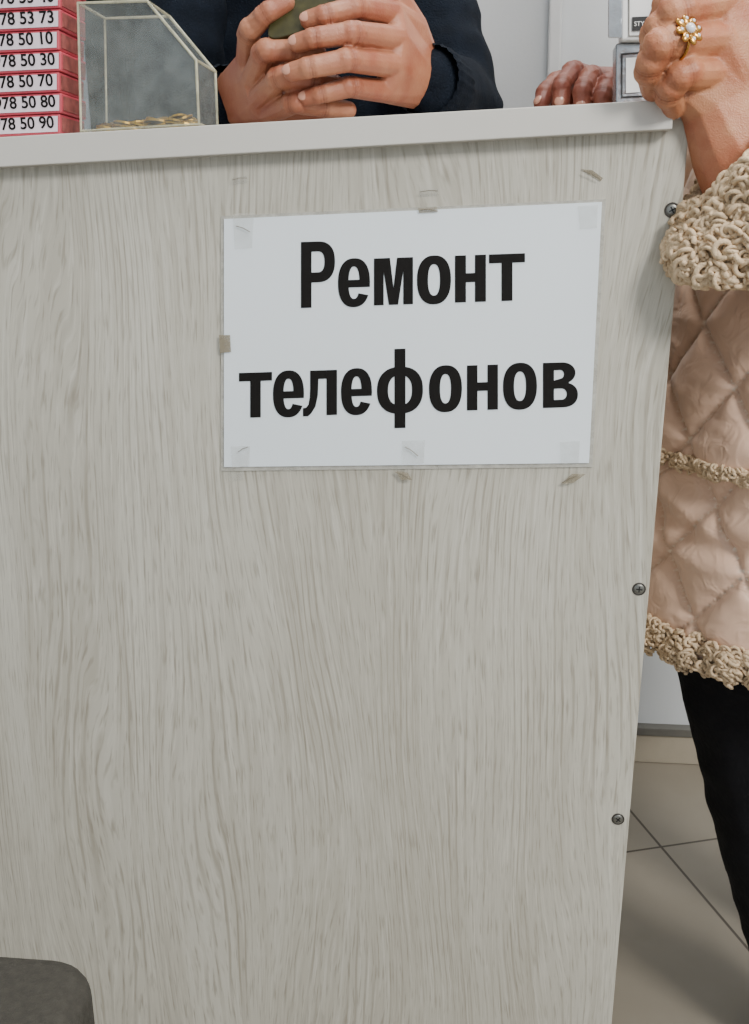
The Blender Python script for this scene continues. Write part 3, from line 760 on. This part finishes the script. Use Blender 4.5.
# near hand with ring
rw = [.0125, .0114, .0102, .0090]
hi = finger([(742, -32, .000), (696, -16, -.030), (670, 0, -.030), (660, 20, -.012)], rw)
hm = finger([(728, 2, -.012), (678, 10, -.040), (656, 31, -.034), (651, 54, -.012)], rw)
hr = finger([(722, 38, -.016), (664, 43, -.046), (649, 67, -.038), (653, 89, -.016)], rw)
hp = finger([(718, 72, -.012), (684, 74, -.036), (669, 92, -.030), (674, 108, -.012)], [.0118, .0108, .0096, .0084])
ht = finger([(745, 60, .045), (715, 70, .05), (690, 80, .045), (668, 84, .035)], [.016, .013, .0115, .0095])
ww = W(730, 150, .002)
ul = (W(710, 108, -.002), .021)
wa = (W(752, 90, .006), .026); wb = (W(768, 40, .008), .024)
pl = [[hi[0], hm[0], wb], [hm[0], hr[0], wb, wa], [hr[0], hp[0], wa, wb], [hp[0], ul, wa],
      [ul, wa, (ww, .029), (W(748, 140, .006), .030)], [(ww, .029), (W(748, 140, .006), .030), (W(755, 215, .004), .030)], [ht[0], wa, hm[0]],
      [hp[0], (W(690, 94, -.012), .013), ul]]
# extensor tendons raising the back of the hand
for f in (hi, hm, hr, hp):
    pl.append([(f[0][0]+Vector((0, -.0022, 0)), f[0][1]*.9), (W(748, 92, -.014), .006)])
build_hand("near_hand", [hi, hm, hr, hp, ht], pl, ww, M['skin_w'], wo, None, 2, False)
# ring
rg = grp("flower_ring")
rc = hr[0][0]+(hr[1][0]-hr[0][0])*.80; rax = (hr[1][0]-hr[0][0]).normalized(); q = rax.to_track_quat('Z', 'Y')
tube("band", [rc+q @ Vector((.0124*math.cos(t*.2618), .0124*math.sin(t*.2618), 0)) for t in range(24)], .0011, M['gold'], rg, True)
upv = Vector((0, -1, .30)); upv = (upv-rax*upv.dot(rax)).normalized(); fc = rc+upv*.0140; e1 = rax; e2 = upv.cross(rax)
for k in range(8):
    t = k*math.pi/4; d = e1*math.cos(t)+e2*math.sin(t); sd = e2*math.cos(t)-e1*math.sin(t)
    ellipsoid("petal_%d" % k, fc+d*.0070, (d*.0046, sd*.0030, upv*.0018), M['gold'], rg)
    ellipsoid("petal_stone_%d" % k, fc+d*.0076+upv*.0012, (d*.0014, sd*.0013, upv*.0011), M['stone'], rg)
ellipsoid("centre_stone", fc+upv*.0015, (e1*.0036, e2*.0036, upv*.003), M['stone'], rg)
# far hand
r3 = [.0120, .0113, .0102, .0092]
k1 = finger([(580, 84, .385), (558, 82, .345), (546, 92, .325), (542, 103, .315)], r3)
k2 = finger([(592, 78, .37), (573, 72, .325), (562, 86, .300), (561, 103, .292)], r3)
k3 = finger([(606, 80, .355), (591, 77, .305), (583, 90, .282), (582, 106, .278)], r3)
k4 = finger([(622, 86, .34), (609, 83, .292), (603, 95, .275), (603, 108, .272)], [.0110, .0103, .0093, .008])
k5 = finger([(612, 100, .39), (590, 104, .38), (570, 104, .37), (556, 104, .36)], [.014, .012, .011, .0095])
fwr = W(655, 92, .368)
pl = [[k1[0], k2[0], (fwr, .022)], [k2[0], k3[0], (fwr, .024)], [k3[0], k4[0], (fwr, .022)], [k5[0], (fwr, .02), k1[0]]]
build_hand("far_hand", [k1, k2, k3, k4, k5], pl, fwr, M['skin_w2'], wo, [Vector((-.6, -.6, .3)), Vector((-.3, -1, .2)), Vector((-.3, -1, .2)), Vector((-.2, -1, .2)), None])

# ------------------------------------------------------------------ stool
sg = grp("upholstered_stool")
zt = .47
bp_ = WZ(25, 947, zt); rp = WZ(100, 1015, zt-.03)
hx = .18; cx = rp.x-hx; cy = bp_.y-.18
cu_ = box("seat_cushion", cx-hx, cx+hx, cy-.18, cy+.18, zt-.075, zt, M['stool'], sg)
bm = bmesh.new(); bm.from_mesh(cu_.data)
vert_e = [e for e in bm.edges if abs(e.verts[0].co.z-e.verts[1].co.z) > .05]
bmesh.ops.bevel(bm, geom=vert_e, offset=.030, segments=8, affect='EDGES', profile=.5); bm.to_mesh(cu_.data); bm.free()
bevel(cu_, .015, 5); bake(cu_)
for p in cu_.data.polygons: p.use_smooth = True
tube("piping", [Vector((cx+sx*(hx-.030)+.0305*math.cos(math.radians(a0+a)), cy+sy*(.18-.030)+.0305*math.sin(math.radians(a0+a)), zt-.075)) for sx, sy, a0 in ((1, 1, 0), (-1, 1, 90), (-1, -1, 180), (1, -1, 270)) for a in range(0, 91, 15)], .004, M['stool'], sg, True)
for k, (sx, sy) in enumerate(((1, 1), (1, -1), (-1, 1), (-1, -1))):
    tube("leg_%d" % k, [Vector((cx+sx*.13, cy+sy*.13, zt-.07)), Vector((cx+sx*.16, cy+sy*.16, .006))], .011, M['metal'], sg)
for k, (s0, s1) in enumerate((((1, 1), (1, -1)), ((1, -1), (-1, -1)), ((-1, -1), (-1, 1)), ((-1, 1), (1, 1)))):
    tube("stretcher_%d" % k, [Vector((cx+s0[0]*.149, cy+s0[1]*.149, .15)), Vector((cx+s1[0]*.149, cy+s1[1]*.149, .15))], .006, M['metal'], sg)

# ------------------------------------------------------------------ light
wd = bpy.data.worlds.new("world"); scene.world = wd; wd.use_nodes = True
bg = wd.node_tree.nodes['Background']; bg.inputs[0].default_value = (.84, .92, 1.0, 1); bg.inputs[1].default_value = .9
def area(name, loc, tgt, size, power, col):
    l = bpy.data.lights.new(name, 'AREA'); l.size = size; l.energy = power; l.color = col
    o = bpy.data.objects.new(name, l); COL.objects.link(o); o.location = loc
    o.rotation_euler = (Vector(tgt)-Vector(loc)).to_track_quat('-Z', 'Y').to_euler(); return o
area("ceiling_light", (.2, -.3, 2.5), (.0, .0, .9), .6, 20, (1, .99, .96))
area("shopfront_daylight", (1.2, -1.5, 2.0), (0.15, 0, .8), .5, 50, (1, .975, .93))
area("back_ceiling_light", (.1, .6, 2.5), (.1, .6, 0), .5, 8, (1, 1, 1))
